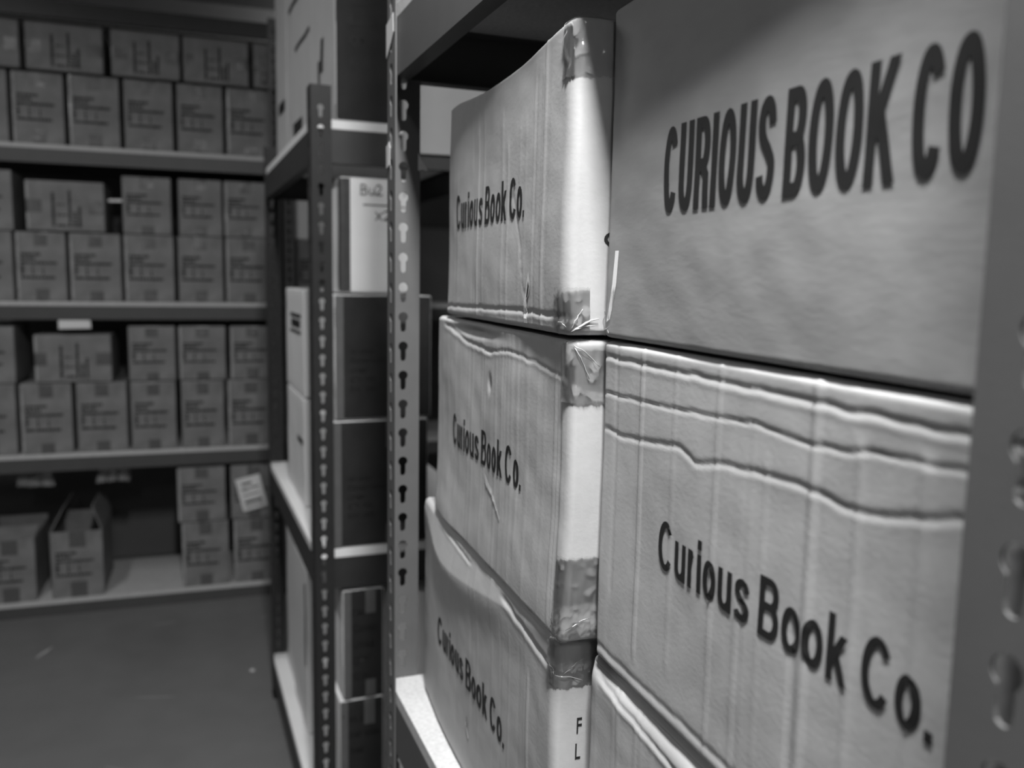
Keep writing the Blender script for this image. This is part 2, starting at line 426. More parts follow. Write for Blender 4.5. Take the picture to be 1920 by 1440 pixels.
def stroke_lettering(table, place, width, cap, pen, parent, m, name='printed_lettering'):
    total = table[-1][1]+table[-1][2]; k = width/total
    vs = []; fs = []
    for gi, (ch, x0, w) in enumerate(table):
        x0 *= k; w *= k; hx, hz = pen[0]*k/2, pen[1]/2
        for si, line in enumerate(GL[ch]):
            P = []; flat = []
            for (a, b) in line:
                x = w/2 if a == 'M' else hx+a*(w-2*hx)
                tb = isinstance(b, str)
                if b == 'T': z = cap
                elif b == 'B': z = 0
                elif b == 'X': z = XH*cap
                else:
                    zz = b*cap
                    top = XH*cap if ch in 'ourski' and b <= XH and ch != 'i' else cap
                    z = zz
                    if abs(zz-top) < 1e-6 and not tb: z = top-hz
                    elif abs(zz) < 1e-6: z = hz
                    else: z = hz+(zz/top)*(top-2*hz) if ch in 'COoSsBR' or True else zz
                P.append((x, z)); flat.append(tb)
            if ch == '.' : P = [(w/2, .155*cap), (w/2, 0)]; hx = w/2
            Q = [P[0]]; 
            FLT = [flat[0]]
            for q in range(1, len(P)):
                a, b = P[q-1], P[q]; d = sqrt((a[0]-b[0])**2+(a[1]-b[1])**2)
                n = max(1, int(d/.003))
                for t in range(1, n+1): Q.append((a[0]+(b[0]-a[0])*t/n, a[1]+(b[1]-a[1])*t/n)); FLT.append(flat[q] if t == n else False)
            if FLT[-1] and len(Q) > 3: del Q[-2], FLT[-2]
            if FLT[0] and len(Q) > 3: del Q[1], FLT[1]
            n = len(Q); base = len(vs); closed = (Q[0][0]-Q[-1][0])**2+(Q[0][1]-Q[-1][1])**2 < 1e-12
            for i in range(n):
                a = Q[i-1] if i > 0 else (Q[-2] if closed else Q[0]); b = Q[i+1] if i < n-1 else (Q[1] if closed else Q[-1])
                dx, dz = b[0]-a[0], b[1]-a[1]; l = sqrt(dx*dx+dz*dz) or 1; dx /= l; dz /= l
                nx, nz = -dz*hx, dx*hz
                for sg in (-1, 1):
                    x, z = Q[i][0]+sg*nx, Q[i][1]+sg*nz
                    if FLT[i] and abs(dz) > .2:      # terminal cut level with the line of writing
                        z0 = Q[i][1]; t = (z0-z)/dz if abs(dz) > 1e-6 else 0
                        x += dx*t; z = z0
                    vs.append(place(x0+x, z, .00002*((gi+si) % 3)))
            for i in range(n-1): fs.append((base+2*i, base+2*i+1, base+2*i+3, base+2*i+2))
    return link(name, vs, fs, m, parent)

# ------------------------------------------------------------------ tape wrapped round the near-front corner of a carton
def corner_tape(c, parent, a_front, a_near, z0, z1, wrinkle=0.0004, seed=0, jag_top=.0006, jag_bot=.0006, crumple=None, m=None, name='packing_tape', off0=.0006):
    """strip running from a_front along the front face, round the vertical corner, to a_near on the near end"""
    rnd = random.Random(seed)
    nu, nv = 46, max(8, int((z1-z0)/.0014))
    vs = []; fs = []
    ju = [rnd.uniform(-1, 1) for _ in range(nu+1)]; jd = [rnd.uniform(-1, 1) for _ in range(nu+1)]
    for i in range(nu+1):
        s = i/nu*(a_front+a_near)
        if s < a_front: p0 = (0.0, a_front-s)
        else: p0 = (s-a_front, 0.0)
        zt = z1 + ju[i]*jag_top; zb = z0 + jd[i]*jag_bot
        for k in range(nv+1):
            z = zb+(zt-zb)*k/nv
            q = noise.noise(Vector((s*220+seed*3.1, z*45, seed*7.7)))
            w = off0 + wrinkle*(0.5+q)
            w += wrinkle*1.2*max(0, noise.noise(Vector((s*90+z*60, z*120-s*40, seed)))-.15)*4
            if crumple:
                zc, hw, amp = crumple
                g = gauss((z-zc)/hw)
                if g > .05:
                    w += amp*g*(.6+abs(noise.noise(Vector((s*75+seed, z*520+8*noise.noise(Vector((s*60, z*60, seed))), 3.3))))*1.7)
            vs.append(c.warp((p0[0], p0[1], min(max(z, 0), c.d[2])), max(w, .0003)))
    for i in range(nu):
        for k in range(nv):
            a = i*(nv+1)+k
            fs.append((a, a+nv+1, a+nv+2, a+1))
    return link(name, vs, fs, m or M_clear, parent, smooth=True)

def ridge_list(lst):
    """vertical ridges in the board: (y, amplitude, sigma, z0, z1)"""
    def f(y, z):
        h = 0
        for (yy, a, sg, za, zb) in lst:
            t = (y-yy)/sg
            if abs(t) < 3:
                e = min(1, max(0, (z-za)/.01))*min(1, max(0, (zb-z)/.01))
                h += a*gauss(t)*e
        return h
    return f
def crease(pts, amp, sg, lip=.5):
    """a pressed crease following a polyline in (y,z): a valley with a raised lip under it"""
    def f(y, z):
        if y < pts[0][0] or y > pts[-1][0]: fade = gauss(min(abs(y-pts[0][0]), abs(y-pts[-1][0]))/.01)
        else: fade = 1
        zz = polyline_z(pts, y) + .0015*noise.noise(Vector((y*60, 0, 5)))
        t = (z-zz)/sg
        if abs(t) > 5: return 0
        return fade*amp*(-gauss(t)+lip*gauss((t+1.8)/1.3))
    return f
def lumps(amp, sc, seed):
    return lambda y, z: amp*noise.noise(Vector((y*sc, z*sc, seed)))
def summed(*fs): return lambda y, z: sum(f(y, z) for f in fs)

# =============================== the six big book cartons ===============================
BX = dict()
def book_carton(key, x, y, z, W, L, H, label, front=None, near=None, shape=None, r=(.008, .010, .004), m=None, res=None):
    root = empty('book_carton', (x, y, z)); tag(root, label, 'box', 'large lettered book cartons in the foreground shelving')
    c = Carton(W, L, H, r, front, near, shape)
    c.build('carton_body', m or M_card, root, res or (.010, .0026, .0015))
    BX[key] = (root, c, (x, y, z)); return root, c
def front_text(key, table, y_left, y_right, zbase, cap, pen, m=M_print):
    root, c, (x, y, z) = BX[key]
    return stroke_lettering(table, lambda u, v, e: c.warp((0, y_left-u-y, zbase+v-z), .00045+e), y_left-y_right, cap, pen, root, m)

rnd = random.Random(3)
def fine_ridges(L, n, a0, a1, zmax, seed, lo=.02):
    r = random.Random(seed)
    return [(r.uniform(lo, L-.01), r.choice((1, 1, -1))*r.uniform(a0, a1), r.uniform(.0009, .002), r.uniform(-.1, .06), zmax-r.uniform(-.1, .05)) for _ in range(n)]

# --- upper right: smooth board, big capitals
fr = summed(lumps(.0016, 9, 2), lumps(.0003, 45, 4))
book_carton('R1', .2700, .222, 1.2785, .30, .358, .230,
            'large book carton with big all-capital lettering, upper right beside the near upright',
            front=fr, r=(.007, .009, .0035), m=M_card_smooth)
front_text('R1', CAPS, .4945, .2545, 1.3625, .0525, (.0062, .0068))
# --- middle right: creased board
ZR2 = 1.0350; YR2 = .224
rid = [(.3370-YR2, .0013, .0022, .02, .25), (.306-YR2, .0010, .0022, 0, .22), (.268-YR2, .0011, .0028, 0, .22), (.422-YR2, .0008, .0014, 0, .25),
       (.4700-YR2, .0006, .0012, .03, .25), (.515-YR2, .0009, .0012, .02, .25), (.555-YR2, -.0009, .001, .05, .25), (.345-YR2, -.0012, .0018, 0, .12),
       (.395-YR2, .0005, .0012, 0, .12), (.375-YR2, .0005, .001, .02, .2)] + fine_ridges(.355, 16, .0001, .00025, .24, 11)
fr = summed(lumps(.0015, 8, 12), lumps(.0003, 38, 3), ridge_list(rid),
            crease([(-0.024, 1.249-ZR2), (0.021, 1.250-ZR2), (0.061, 1.2485-ZR2), (0.116, 1.243-ZR2), (0.166, 1.246-ZR2), (0.226, 1.242-ZR2), (0.348, 1.238-ZR2)], .0006, .0012, .10),
            crease([(-0.024, 1.229-ZR2), (0.026, 1.231-ZR2), (0.076, 1.219-ZR2), (0.126, 1.222-ZR2), (0.191, 1.2185-ZR2), (0.221, 1.2120-ZR2), (0.238, 1.219-ZR2), (0.316, 1.211-ZR2), (0.346, 1.212-ZR2)], .0006, .0018, .12),
            crease([(-0.024, .2285), (0.360, .2300)], .0007, .0018, .3),
            crease([(-0.024, .012), (0.360, .010)], .0005, .0025, .3))
book_carton('R2', .2705, YR2, ZR2, .30, .3555, .2415,
            'creased book carton with upright lettering, middle right behind the near upright',
            front=fr, r=(.006, .007, .0045))
front_text('R2', MIXED, .4850, .2555, 1.1355, .0325, (.0046, .0042))
# --- lower right, mostly below the frame
ZR3 = .7812
fr = summed(lumps(.0028, 11, 22), lumps(.0006, 40, 6), ridge_list(fine_ridges(.39, 20, .0002, .0006, .3, 31)),
            crease([(.1, .236), (.25, .231), (.36, .240)], .0008, .002, .5),
            lambda y, z: -.006*gauss((z-.2515)/.010)*min(1, y/.1))
book_carton('R3', .2695, .200, ZR3, .30, .388, .2520,
            'crumpled book carton at the bottom right, only its upper edge showing',
            front=fr, r=(.009, .010, .006))
# --- upper left
ZL1 = 1.2790; YL1 = .583
def shape_L1(P):
    x, y, z = P
    t = max(0, (z-.12)/.10)
    sag = .010*gauss((y-.16)/.10)+.004*gauss((y-.27)/.07)
    z -= t*sag
    if y > .25: x += .005*((y-.25)/.12)**2*(.4+.6*min(1, z/.2))
    x -= .0035*gauss((y-.0)/.10)*gauss((z-.10)/.16)
    return [x, y, z]
fr = summed(lumps(.0022, 9, 32), lumps(.0003, 40, 8), ridge_list(fine_ridges(.36, 20, .0001, .00035, .2, 41) + [(.16, .0005, .0014, 0, .2), (.22, .0005, .0014, -.1, .24), (.055, .0006, .0015, -.1, .24)]),
            crease([(.0, .014), (.12, .0145), (.25, .012), (.36, .010)], .0008, .0020, .3),
            crease([(.10, .03), (.11, .07), (.13, .11)], .0004, .004, 0))
nr = lambda x, z: .0015*noise.noise(Vector((x*30, z*12, 9)))
book_carton('L1', .2455, YL1, ZL1, .30, .372, .227,
            'lettered book carton topmost in the far stack, its top edge sagging, side torn low',
            front=fr, near=nr, shape=shape_L1, r=(.009, .013, .0045), m=M_card)
front_text('L1', MIXED, .9030, .6825, 1.3710, .0355, (.0052, .0046))
# --- middle left
ZL2 = 1.0425; YL2 = .584
def shape_L2(P):
    x, y, z = P
    if y > .30: x += .003*((y-.30)/.12)**2
    x -= .003*gauss((z-.0)/.05)
    return [x, y, z]
fr = summed(lumps(.0024, 10, 42), lumps(.0004, 38, 9),
            ridge_list(fine_ridges(.40, 40, .0001, .0003, .24, 51) + [(.012, .0007, .0010, .0, .24), (.018, -.0006, .001, .0, .24), (.028, .0006, .0009, 0, .24)]),
            crease([(.20, .2085), (.28, .213), (.33, .222), (.36, .226)], .0008, .0022, .4),
            crease([(.02, .205), (.08, .211), (.14, .214), (.20, .209)], .0006, .0016, .4),
            lambda y, z: -.006*gauss((y-.25)/.055)*gauss((z-.2245)/.004),
            lambda y, z: -.0025*gauss((y-.196)/.005)*gauss((z-.178)/.008))
book_carton('L2', .2470, YL2, ZL2, .30, .412, .2335,
            'lettered book carton in the middle of the far stack, scraped through the lettering',
            front=fr, near=nr, shape=shape_L2, r=(.007, .010, .0045), m=M_card)
front_text('L2', MIXED, .9150, .6865, 1.1385, .0340, (.0050, .0042))
# --- lower left
ZL3 = .7815; YL3 = .600
def shape_L3(P):
    x, y, z = P
    if y > .34: x += .004*((y-.34)/.12)**2
    return [x, y, z]
def bulge_L3(y, z):
    kn = [(0, .2555), (.05, .250), (.14, .238), (.235, .222), (.32, .213), (.37, .219), (.41, .236), (.47, .250)]
    zk = sum(polyline_z(kn, y+d) for d in (-.024, -.012, 0, .012, .024))/5
    amp = .15*(.259-zk)
    if z > zk: return amp*(1-(z-zk)/(.2595-zk))
    return amp*exp(-((z-zk)/.03)**2)
fr = summed(lumps(.0020, 8, 52), lumps(.0003, 40, 2), ridge_list(fine_ridges(.46, 14, .0001, .0004, .26, 61) + [(.06, .0009, .0016, 0, .21), (.11, .0004, .0012, 0, .23)]),
            bulge_L3,
            crease([(.24, .246), (.30, .250), (.36, .254)], .0008, .0016, .4),
            crease([(.0, .232), (.05, .238), (.12, .247)], .0012, .003, .3))
book_carton('L3', .2470, YL3, ZL3, .30, .466, .2590,
            'lettered book carton at the bottom of the far stack, standing on the white shelf board',
            front=fr, near=nr, shape=shape_L3, r=(.006, .010, .006), m=M_card)
front_text('L3', MIXED, .9740, .7190, .8840, .0335, (.0052, .0044))

# --- packing tape on the corners of the far stack and right cartons
def tape(key, *a, **k):
    root, c, _ = BX[key]
    return corner_tape(c, root, *a, **k)
tape('L1', .018, .040, 1.4640-ZL1, 1.5055-ZL1, seed=1, wrinkle=.0006, jag_bot=.001)
tape('L1', .022, .018, 1.2795-ZL1, 1.3145-ZL1, seed=2, wrinkle=.0007)
tape('L2', .014, .040, 1.2290-ZL2, 1.2755-ZL2, seed=3, wrinkle=.0007)
tape('L2', .014, .040, 1.0440-ZL2, 1.1110-ZL2, seed=4, wrinkle=.0003, crumple=(1.0560-ZL2, .010, .0022))
tape('L3', .012, .040, 1.0010-ZL3, 1.0400-ZL3, seed=5, wrinkle=.0007, crumple=(1.019-ZL3, .003, .0018))
# loose shreds of tape at the junctions
def shred(parent, pts, w, m=M_gloss_tape):
    vs = []; fs = []
    n = len(pts)
    for i, p in enumerate(pts):
        a = Vector(pts[max(0, i-1)]); b = Vector(pts[min(n-1, i+1)])
        t = (b-a).normalized(); side = t.cross(Vector((-.7, -.7, .1))).normalized()*w*(.35+.65*sin(pi*(i+.5)/n))
        P = Vector(p); vs += [P-side, P+side]
    for i in range(n-1): fs.append((2*i, 2*i+1, 2*i+3, 2*i+2))
    o = link('tape_shred', vs, fs, m, parent, smooth=True)
    sd = o.modifiers.new('thick', 'SOLIDIFY'); sd.thickness = .0002
    return o
def shreds(key, seed, lst):
    root, c, _ = BX[key]; r = random.Random(seed)
    for (face, a0, z0, a1, z1, w) in lst:
        pts = []
        n = 8
        for i in range(n+1):
            t = i/n; a = a0+(a1-a0)*t + r.uniform(-1, 1)*.0005; z = z0+(z1-z0)*t + .0015*sin(t*pi)
            p = (0, a, z) if face == 'f' else (a, 0, z)
            pts.append(c.warp(p, .0012+.0012*sin(t*pi*1.5)**2))
        shred(root, pts, w)
shreds('R1', 4, [('f', .355, .006, .349, .020, .0002), ('f', .354, .002, .341, .009, .00025), ('f', .352, .006, .343, .004, .0002)])
shreds('L1', 5, [('n', .004, .004, .024, .013, .0008), ('n', .002, .003, .022, .008, .0004), ('n', .003, .004, .012, .020, .0004), ('f', .002, .006, .012, .010, .0004)])
shreds('L2', 6, [('n', .003, .228, .014, .205, .0005), ('n', .002, .230, .022, .214, .0004), ('n', .004, .012, .024, .020, .0004)])
shreds('L3', 7, [('f', .010, .236, .001, .230, .0004), ('n', .000, .229, .022, .224, .0005), ('n', .006, .230, .024, .242, .0004)])
# pale strips where tape lifted the paper
def patch(key, outline, m, name, off=.0006, label=None, face='f'):
    root, c, (x, y, z) = BX[key]
    bm = bmesh.new()
    f = bm.faces.new([bm.verts.new((a, b, 0)) for a, b in outline])
    bmesh.ops.triangulate(bm, faces=bm.faces)
    for _ in range(4):
        es = [e for e in bm.edges if e.calc_length() > .005]
        if not es: break
        bmesh.ops.subdivide_edges(bm, edges=es, cuts=1)
        bmesh.ops.triangulate(bm, faces=[q for q in bm.faces if len(q.verts) > 3])
    for v in bm.verts:
        p = (0, v.co.x-y, v.co.y-z) if face == 'f' else (v.co.x-x, 0, v.co.y-z)
        v.co = Vector(c.warp(p, off))
    me = bpy.data.meshes.new(name); bm.to_mesh(me); bm.free(); me.materials.append(m)
    o = bpy.data.objects.new(name, me); COL.objects.link(o); o.parent = root
    if label: o['label'] = label
    return o
patch('R1', [(.5610, 1.3410), (.5555, 1.3410), (.5580, 1.3180), (.5660, 1.2930), (.5720, 1.2900), (.5700, 1.2960), (.5640, 1.3180)], M_clear, 'tape_mark')
patch('L1', [(.6680, 1.3260), (.6620, 1.3150), (.6680, 1.3060), (.6720, 1.3030), (.6690, 1.2840), (.6790, 1.2840), (.6800, 1.2990), (.6740, 1.3120)], M_fibre, 'tear', label='pale torn fibres')
patch('L1', [(.6672, 1.3185), (.6650, 1.3140), (.6690, 1.3060), (.6720, 1.3050), (.6700, 1.3100)], M_print, 'tear_gap', off=.0009)
patch('L2', [(.793, 1.1335), (.786, 1.1210), (.765, 1.1160), (.742, 1.1010), (.736, 1.0995), (.745, 1.1075), (.764, 1.1210), (.778, 1.1260)], M_fibre, 'scrape', off=.0008, label='pale scraped fibres')
patch('L3', [(.848, .846), (.845, .838), (.838, .833), (.841, .829), (.850, .836), (.853, .842)], M_fibre, 'tear', label='pale torn fibres')
patch('L3', [(.8475, .852), (.8465, .852), (.845, .840), (.847, .840)], M_print, 'tear_gap', off=.0009)
# edge of lettering on the near end of the two cartons in the far stack
def near_text(key, body, x_left, x_right, zbase, cap, bold=.01):
    root, c, (x, y, z) = BX[key]
    return lettering(body, lambda u, v: c.warp((x_left+u-x, 0, zbase+v-z), .00035), x_right-x_left, cap, root, M_print, bold)
near_text('L3', 'F', .2668, .2712, .960, .014)
near_text('L3', 'L', .2662, .2708, .938, .014)
near_text('L1', 'C', .2738, .2880, 1.345, .011)

# scraps of masking tape stuck to the far front upright: they are things on the shelving
def scrap(pts, label, depth_axis, thick=.0006):
    vs = [Vector(p) for p in pts]; n = len(vs)
    off = Vector(depth_axis)*thick
    v2 = vs+[v+off for v in vs]
    fs = [tuple(range(n)), tuple(reversed(range(n, 2*n)))]+[(i, (i+1) % n, n+(i+1) % n, n+i) for i in range(n)]
    o = link('masking_tape_scrap', v2, fs, M_masking); tag(o, label, 'tape scrap')
    return o
def lm(x, y, z): return local(MAIN, x, y, z)
Lm = MAIN['L']
scrap([lm(-.001, Lm-.001, 1.628), lm(-.001, Lm-.036, 1.634), lm(-.001, Lm-.0375, 1.612), lm(-.001, Lm-.025, 1.602), lm(-.001, Lm-.001, 1.588)],
      'torn pale tape scrap high on the upright left of the book cartons', (-1, 0, 0))
scrap([lm(-.001, Lm-.000, 1.482), lm(-.001, Lm-.016, 1.486), lm(-.001, Lm-.020, 1.478), lm(-.001, Lm-.018, 1.458), lm(-.001, Lm-.001, 1.455)],
      'small torn tape scrap halfway down the upright left of the book cartons', (-1, 0, 0))
scrap([lm(.039, Lm-.003, 1.477), lm(.044, Lm-.003, 1.468), lm(.052, Lm-.003, 1.4545), lm(.0455, Lm-.003, 1.4565), lm(.039, Lm-.003, 1.4545)],
      'tiny triangular tape flap on the inner edge of the upright', (0, -1, 0))

# =============================== small cartons ===============================
LINES = [(.03, .52, .68), (.03, .40, .62), (.03, .86, .555), (.03, .13, .50), (.25, .34, .50), (.47, .56, .50), (.03, .14, .455), (.25, .34, .455), (.46, .56, .455),
         (.03, .14, .41), (.25, .35, .41), (.46, .57, .41), (.03, .80, .345)]
def word_dashes(mb, W, H, lay, seed):
    r = random.Random(seed)
    def rect(x0, x1, z0, z1):
        if lay:   # carton lying on its side: print turned a quarter
            mb.add([(z0*W/1, -.0012, x0*H), (z1*W, -.0012, x0*H), (z1*W, -.0012, x1*H), (z0*W, -.0012, x1*H)], [(0, 1, 2, 3)])
        else:
            mb.add([(x0*W, -.0012, z0*H), (x1*W, -.0012, z0*H), (x1*W, -.0012, z1*H), (x0*W, -.0012, z1*H)], [(0, 1, 2, 3)])
    for (a, b, z) in LINES:
        x = a+.06; e = b*.93+.02
        while x < e:
            w = r.uniform(.025, .06); w = min(w, e-x)
            if w > .006:
                rect(x, x+w, z-.018-r.uniform(0, .004), z+.016)
                if r.random() < .5: rect(x+w*.2, x+w*.5, z+.013, z+.020)
            x += w+r.uniform(.006, .018)
proto = {}
def small_carton_meshes(W, D, H, lay, variant):
    key = (round(W, 3), round(D, 2), round(H, 3), lay, variant)
    if key in proto: return proto[key]
    r = random.Random(hash(str(key)) % 9999)
    seed = variant*11+3
    c = Carton(W, D, H, (.005, .005, .004), None,
               lambda x, z: .0025*noise.noise(Vector((x*18, z*18, seed))) - .003*gauss((z)/.02)*gauss((x-W)/.03)*(variant % 2), None)
    tmp = c.build('tmp', None, None, (.03, .04, .02)); body = tmp.data; COL.objects.unlink(tmp); bpy.data.objects.remove(tmp)
    # tape at centre of front face, top and bottom (or left and right when lying)
    tapes = []
    for s in (0, 1):
        mb = MB()
        if lay:
            x0, x1 = (.0, .16+.04*(variant % 3)) if s == 0 else (1-.20, 1)
            z0, z1 = .36, .62
        else:
            x0, x1 = .37, .64
            z0, z1 = (0, .15+.03*(variant % 3)) if s == 0 else (1-.2, 1)
        n = 6
        P = lambda a, b: c.warp((min(max(a, .0), 1)*W, 0, min(max(b, .0), 1)*H), .0009)
        vs = [P(x0+(x1-x0)*i/n, z0+(z1-z0)*k/n) for i in range(n+1) for k in range(n+1)]
        fs = [(i*(n+1)+k, (i+1)*(n+1)+k, (i+1)*(n+1)+k+1, i*(n+1)+k+1) for i in range(n) for k in range(n)]
        me = bpy.data.meshes.new('packing_tape'); me.from_pydata([tuple(v) for v in vs], [], fs); tapes.append(me)
    mb = MB(); word_dashes(mb, W, H, lay, variant+1)
    vs = [c.warp((v[0], 0, v[2]), .0012) for v in mb.v]
    pm = bpy.data.meshes.new('printed_text'); pm.from_pydata([tuple(v) for v in vs], [], mb.f)
    # glossy tape along the left vertical edge
    vs = []; n = 10
    for k in range(n+1):
        z = .003+(H-.006)*k/n
        w = .012+.003*noise.noise(Vector((z*40, seed, 0)))
        for (a, b) in ((0, w), (0, .0), (w*.75, 0)): vs.append(c.warp((a, b, z), .0008))
    fs = []
    for k in range(n):
        for j in range(2): fs.append((k*3+j, k*3+j+1, (k+1)*3+j+1, (k+1)*3+j))
    em = bpy.data.meshes.new('edge_tape'); em.from_pydata([tuple(v) for v in vs], [], fs)
    for me_, m_ in ((body, M_carton), (tapes[0], M_carton_tape), (tapes[1], M_carton_tape), (pm, M_print_soft), (em, M_gloss_tape)): me_.materials.append(m_)
    proto[key] = (body, tapes, pm, em)
    return proto[key]
def small_carton(x, y, z, W, D, H, label, group, lay=False, variant=0, rot=0, edge=False, name='carton', body_mat=None):
    body, tapes, pm, em = small_carton_meshes(W, D, H, lay, variant)
    root = empty(name, (x, y, z), rot); tag(root, label, 'box', group)
    def ch(n, me):
        o = bpy.data.objects.new(n, me); COL.objects.link(o); o.parent = root; return o
    ch('carton_body', body)
    for t in tapes: ch('packing_tape', t)
    ch('printed_text', pm)
    if edge: ch('edge_tape', em)
    return root
ORD = ['leftmost', 'second from left', 'third from left', 'fourth from left', 'fifth from left', 'sixth from left', 'seventh from left', 'eighth from left']
ROW = {
 'A': (2.040, .165, True, 'first', [(-.875, .242), (-.618, .257), (-.337, .240), (-.088, .238), (.166, .09), (.316, .24)]),
 'B': (1.7765, .254, False, 'second', [(-.852, .173), (-.669, .171), (-.484, .173), (-.299, .172), (-.115, .167), (.064, .176), (.318, .165), (.490, .165)]),
 'C': (1.4635, .215, False, 'third', [(-.850, .172), None, (-.317, .175), (-.119, .162), (.049, .160), None]),
 'D': (1.2075, .254, False, 'fourth', [(-.865, .177), (-.680, .168), (-.503, .178), (-.316, .179), (-.126, .168), (.050, .176), (.318, .165), (.490, .165)]),
 'E': (.9020, .212, False, 'fifth', [(-.870, .174), None, (-.314, .172), (-.132, .177), (.059, .170), (.318, .165)]),
 'F': (.6325, .2675, False, 'sixth', [(-.879, .177), (-.690, .177), (-.502, .180), (-.312, .167), (-.129, .163), (.046, .179), (.318, .165), (.490, .165)]),
 'G': (.3290, .222, False, 'seventh', [(-.152, .184), (.049, .182)]),
 'H': (.0605, .2665, False, 'eighth', [(-.141, .181), (.057, .182)]),
}
rc = random.Random(12)
EDGE = {('B', 1), ('B', 2), ('B', 5), ('C', 4), ('D', 1), ('D', 2), ('D', 3), ('D', 5), ('E', 3), ('E', 4), ('F', 0), ('F', 1), ('F', 5), ('H', 0), ('H', 1), ('G', 0)}
YB = 3.612
for k, (z, H, lay, where, lst) in ROW.items():
    for i, it in enumerate(lst):
        if it is None: continue
        x, w = it
        o_ = ORD[i] if k not in 'GH' else ('left one' if i == 0 else 'right one')
        small_carton(x, YB+rc.uniform(-.006, .006), z, w-.003, .30, H, f'small brown carton, {o_}, {where} row down the back shelving', 'small brown cartons on the back shelving',
                     lay, rc.randrange(5), 0, (k, i) in EDGE)
# two cartons lying on their sides in the gaps
small_carton(-.640, YB, 1.4665, .262, .30, .182, 'tilted brown carton lying on its side on the second stocked back shelf',
             'small brown cartons on the back shelving', True, 1, 0, True)
small_carton(-.636, YB, .9030, .262, .30, .180, 'brown carton lying on its side on the third stocked back shelf',
             'small brown cartons on the back shelving', True, 3, 0, True)
# pale box on the right behind the middle shelving's far upright
b = MB(); b.box(0, .19, 0, .25, 0, .185); o = b.build('storage_box', M_white_card, None, bevel=.003); o.location = (.316, YB, 1.4635)
tag(o, 'plain white box on the back shelving glimpsed behind the far dark upright', 'box')
# white labels
def flat_card(name, pts, thick, m, label, cat, parent=None):
    vs = [Vector(p) for p in pts]; n = len(vs)
    nn = (vs[1]-vs[0]).cross(vs[2]-vs[0]).normalized()*thick
    v2 = vs+[v+nn for v in vs]
    fs = [tuple(range(n)), tuple(reversed(range(n, 2*n)))]+[(i, (i+1) % n, n+(i+1) % n, n+i) for i in range(n)]
    o = link(name, v2, fs, m, parent)
    if cat: tag(o, label, cat)
    elif label: o['label'] = label
    return o
flat_card('shelf_label', [(-.547, 3.590, 1.1385), (-.439, 3.590, 1.1385), (-.437, 3.590, 1.108), (-.547, 3.590, 1.106)], .0008, M_paper,
          'white label hanging under the edge of the second stocked back shelf', 'label')
flat_card('card_strip', [(-.367, 3.64, 1.592), (-.318, 3.62, 1.592), (-.318, 3.62, 1.582), (-.367, 3.64, 1.582)], .001, M_paper,
          'short white strip poking from the dark gap beside a brown carton', 'card')
# address label stuck on a carton at the right end
def rot2(cx, cz, w, h, a, y):
    a = radians(a)
    return [(cx+u*w/2*cos(a)-v*h/2*sin(a), y, cz+u*w/2*sin(a)+v*h/2*cos(a)) for u, v in ((-1, -1), (1, -1), (1, 1), (-1, 1))]
lb = flat_card('address_label', [tuple(p) for p in rot2(.1285, .4385, .098, .137, 13, 3.5955)], .0008, M_paper,
               'white address label stuck askew on the right carton of the bottom back shelf', 'label')
mb = MB()
for (u0, u1, v0, v1) in ((-.35, .35, -.28, -.20), (-.38, .40, -.40, -.36), (-.30, .10, .28, .34), (.0, .35, .14, .18), (-.35, -.05, .12, .17), (-.35, .3, -.05, -.02)):
    a = radians(13); w, h = .098, .137
    q = [(.1285+u*w*cos(a)-v*h*sin(a), 3.5935, .4385+u*w*sin(a)+v*h*cos(a)) for u, v in ((u0, v0), (u1, v0), (u1, v1), (u0, v1))]
    mb.add(q, [(0, 1, 2, 3)])
mb.build('printed_text', M_print_soft, lb)

# open carton and its neighbour on the bottom back shelf
def open_carton(x, y, z, W, D, H, label, flaps, variant):
    root = empty('open_carton', (x, y, z)); tag(root, label, 'box', 'cartons at the left of the bottom back shelf')
    t = .005
    b = MB(); b.box(0, W, 0, t, 0, H); b.box(0, W, D-t, D, 0, H); b.box(0, t, t, D-t, 0, H); b.box(W-t, W, t, D-t, 0, H); b.box(t, W-t, t, D-t, 0, t)
    b.build('carton_body', M_carton, root, bevel=.0015)
    for (side, ang, ln) in flaps:
        a = radians(ang); dx, dz = ln*sin(a), ln*cos(a); th = .004
        if side == 'l': pts = [(0, .004, H), (0, D-.004, H), (-dx, D-.004, H+dz), (-dx, .004, H+dz)]; n = Vector((th, 0, 0))
        if side == 'r': pts = [(W, .004, H), (W, D-.004, H), (W+dx, D-.004, H+dz), (W+dx, .004, H+dz)]; n = Vector((-th, 0, 0))
        if side == 'b': pts = [(0, D, H), (W, D, H), (W, D+dx, H+dz), (0, D+dx, H+dz)]; n = Vector((0, -th, 0))
        if side == 'f': pts = [(0, 0, H), (W, 0, H), (W, dx, H+dz), (0, dx, H+dz)]; n = Vector((0, 0, th))
        vs = [Vector(p) for p in pts]; vs += [v+n for v in vs]
        link('flap', vs, [(0, 1, 2, 3), (7, 6, 5, 4), (0, 4, 5, 1), (1, 5, 6, 2), (2, 6, 7, 3), (3, 7, 4, 0)], M_carton, root)
    c = Carton(W, D, H, (.002, .002, .002))
    for (z0, z1) in ((0, .24), (.76, 1)):
        mbb = MB(); mbb.add([(W*.36, -.0008, z0*H), (W*.68, -.0008, z0*H), (W*.68, -.0008, z1*H), (W*.36, -.0008, z1*H)], [(0, 1, 2, 3)])
        mbb.build('packing_tape', M_carton_tape, root)
    mb = MB(); word_dashes(mb, W, H, False, variant); mb.build('printed_text', M_print_soft, root)
    return root
open_carton(-.614, 3.615, .0605, .183, .34, .262, 'open brown carton with raised flaps on the bottom back shelf', [('l', -26, .095), ('r', -18, .10)], 5)
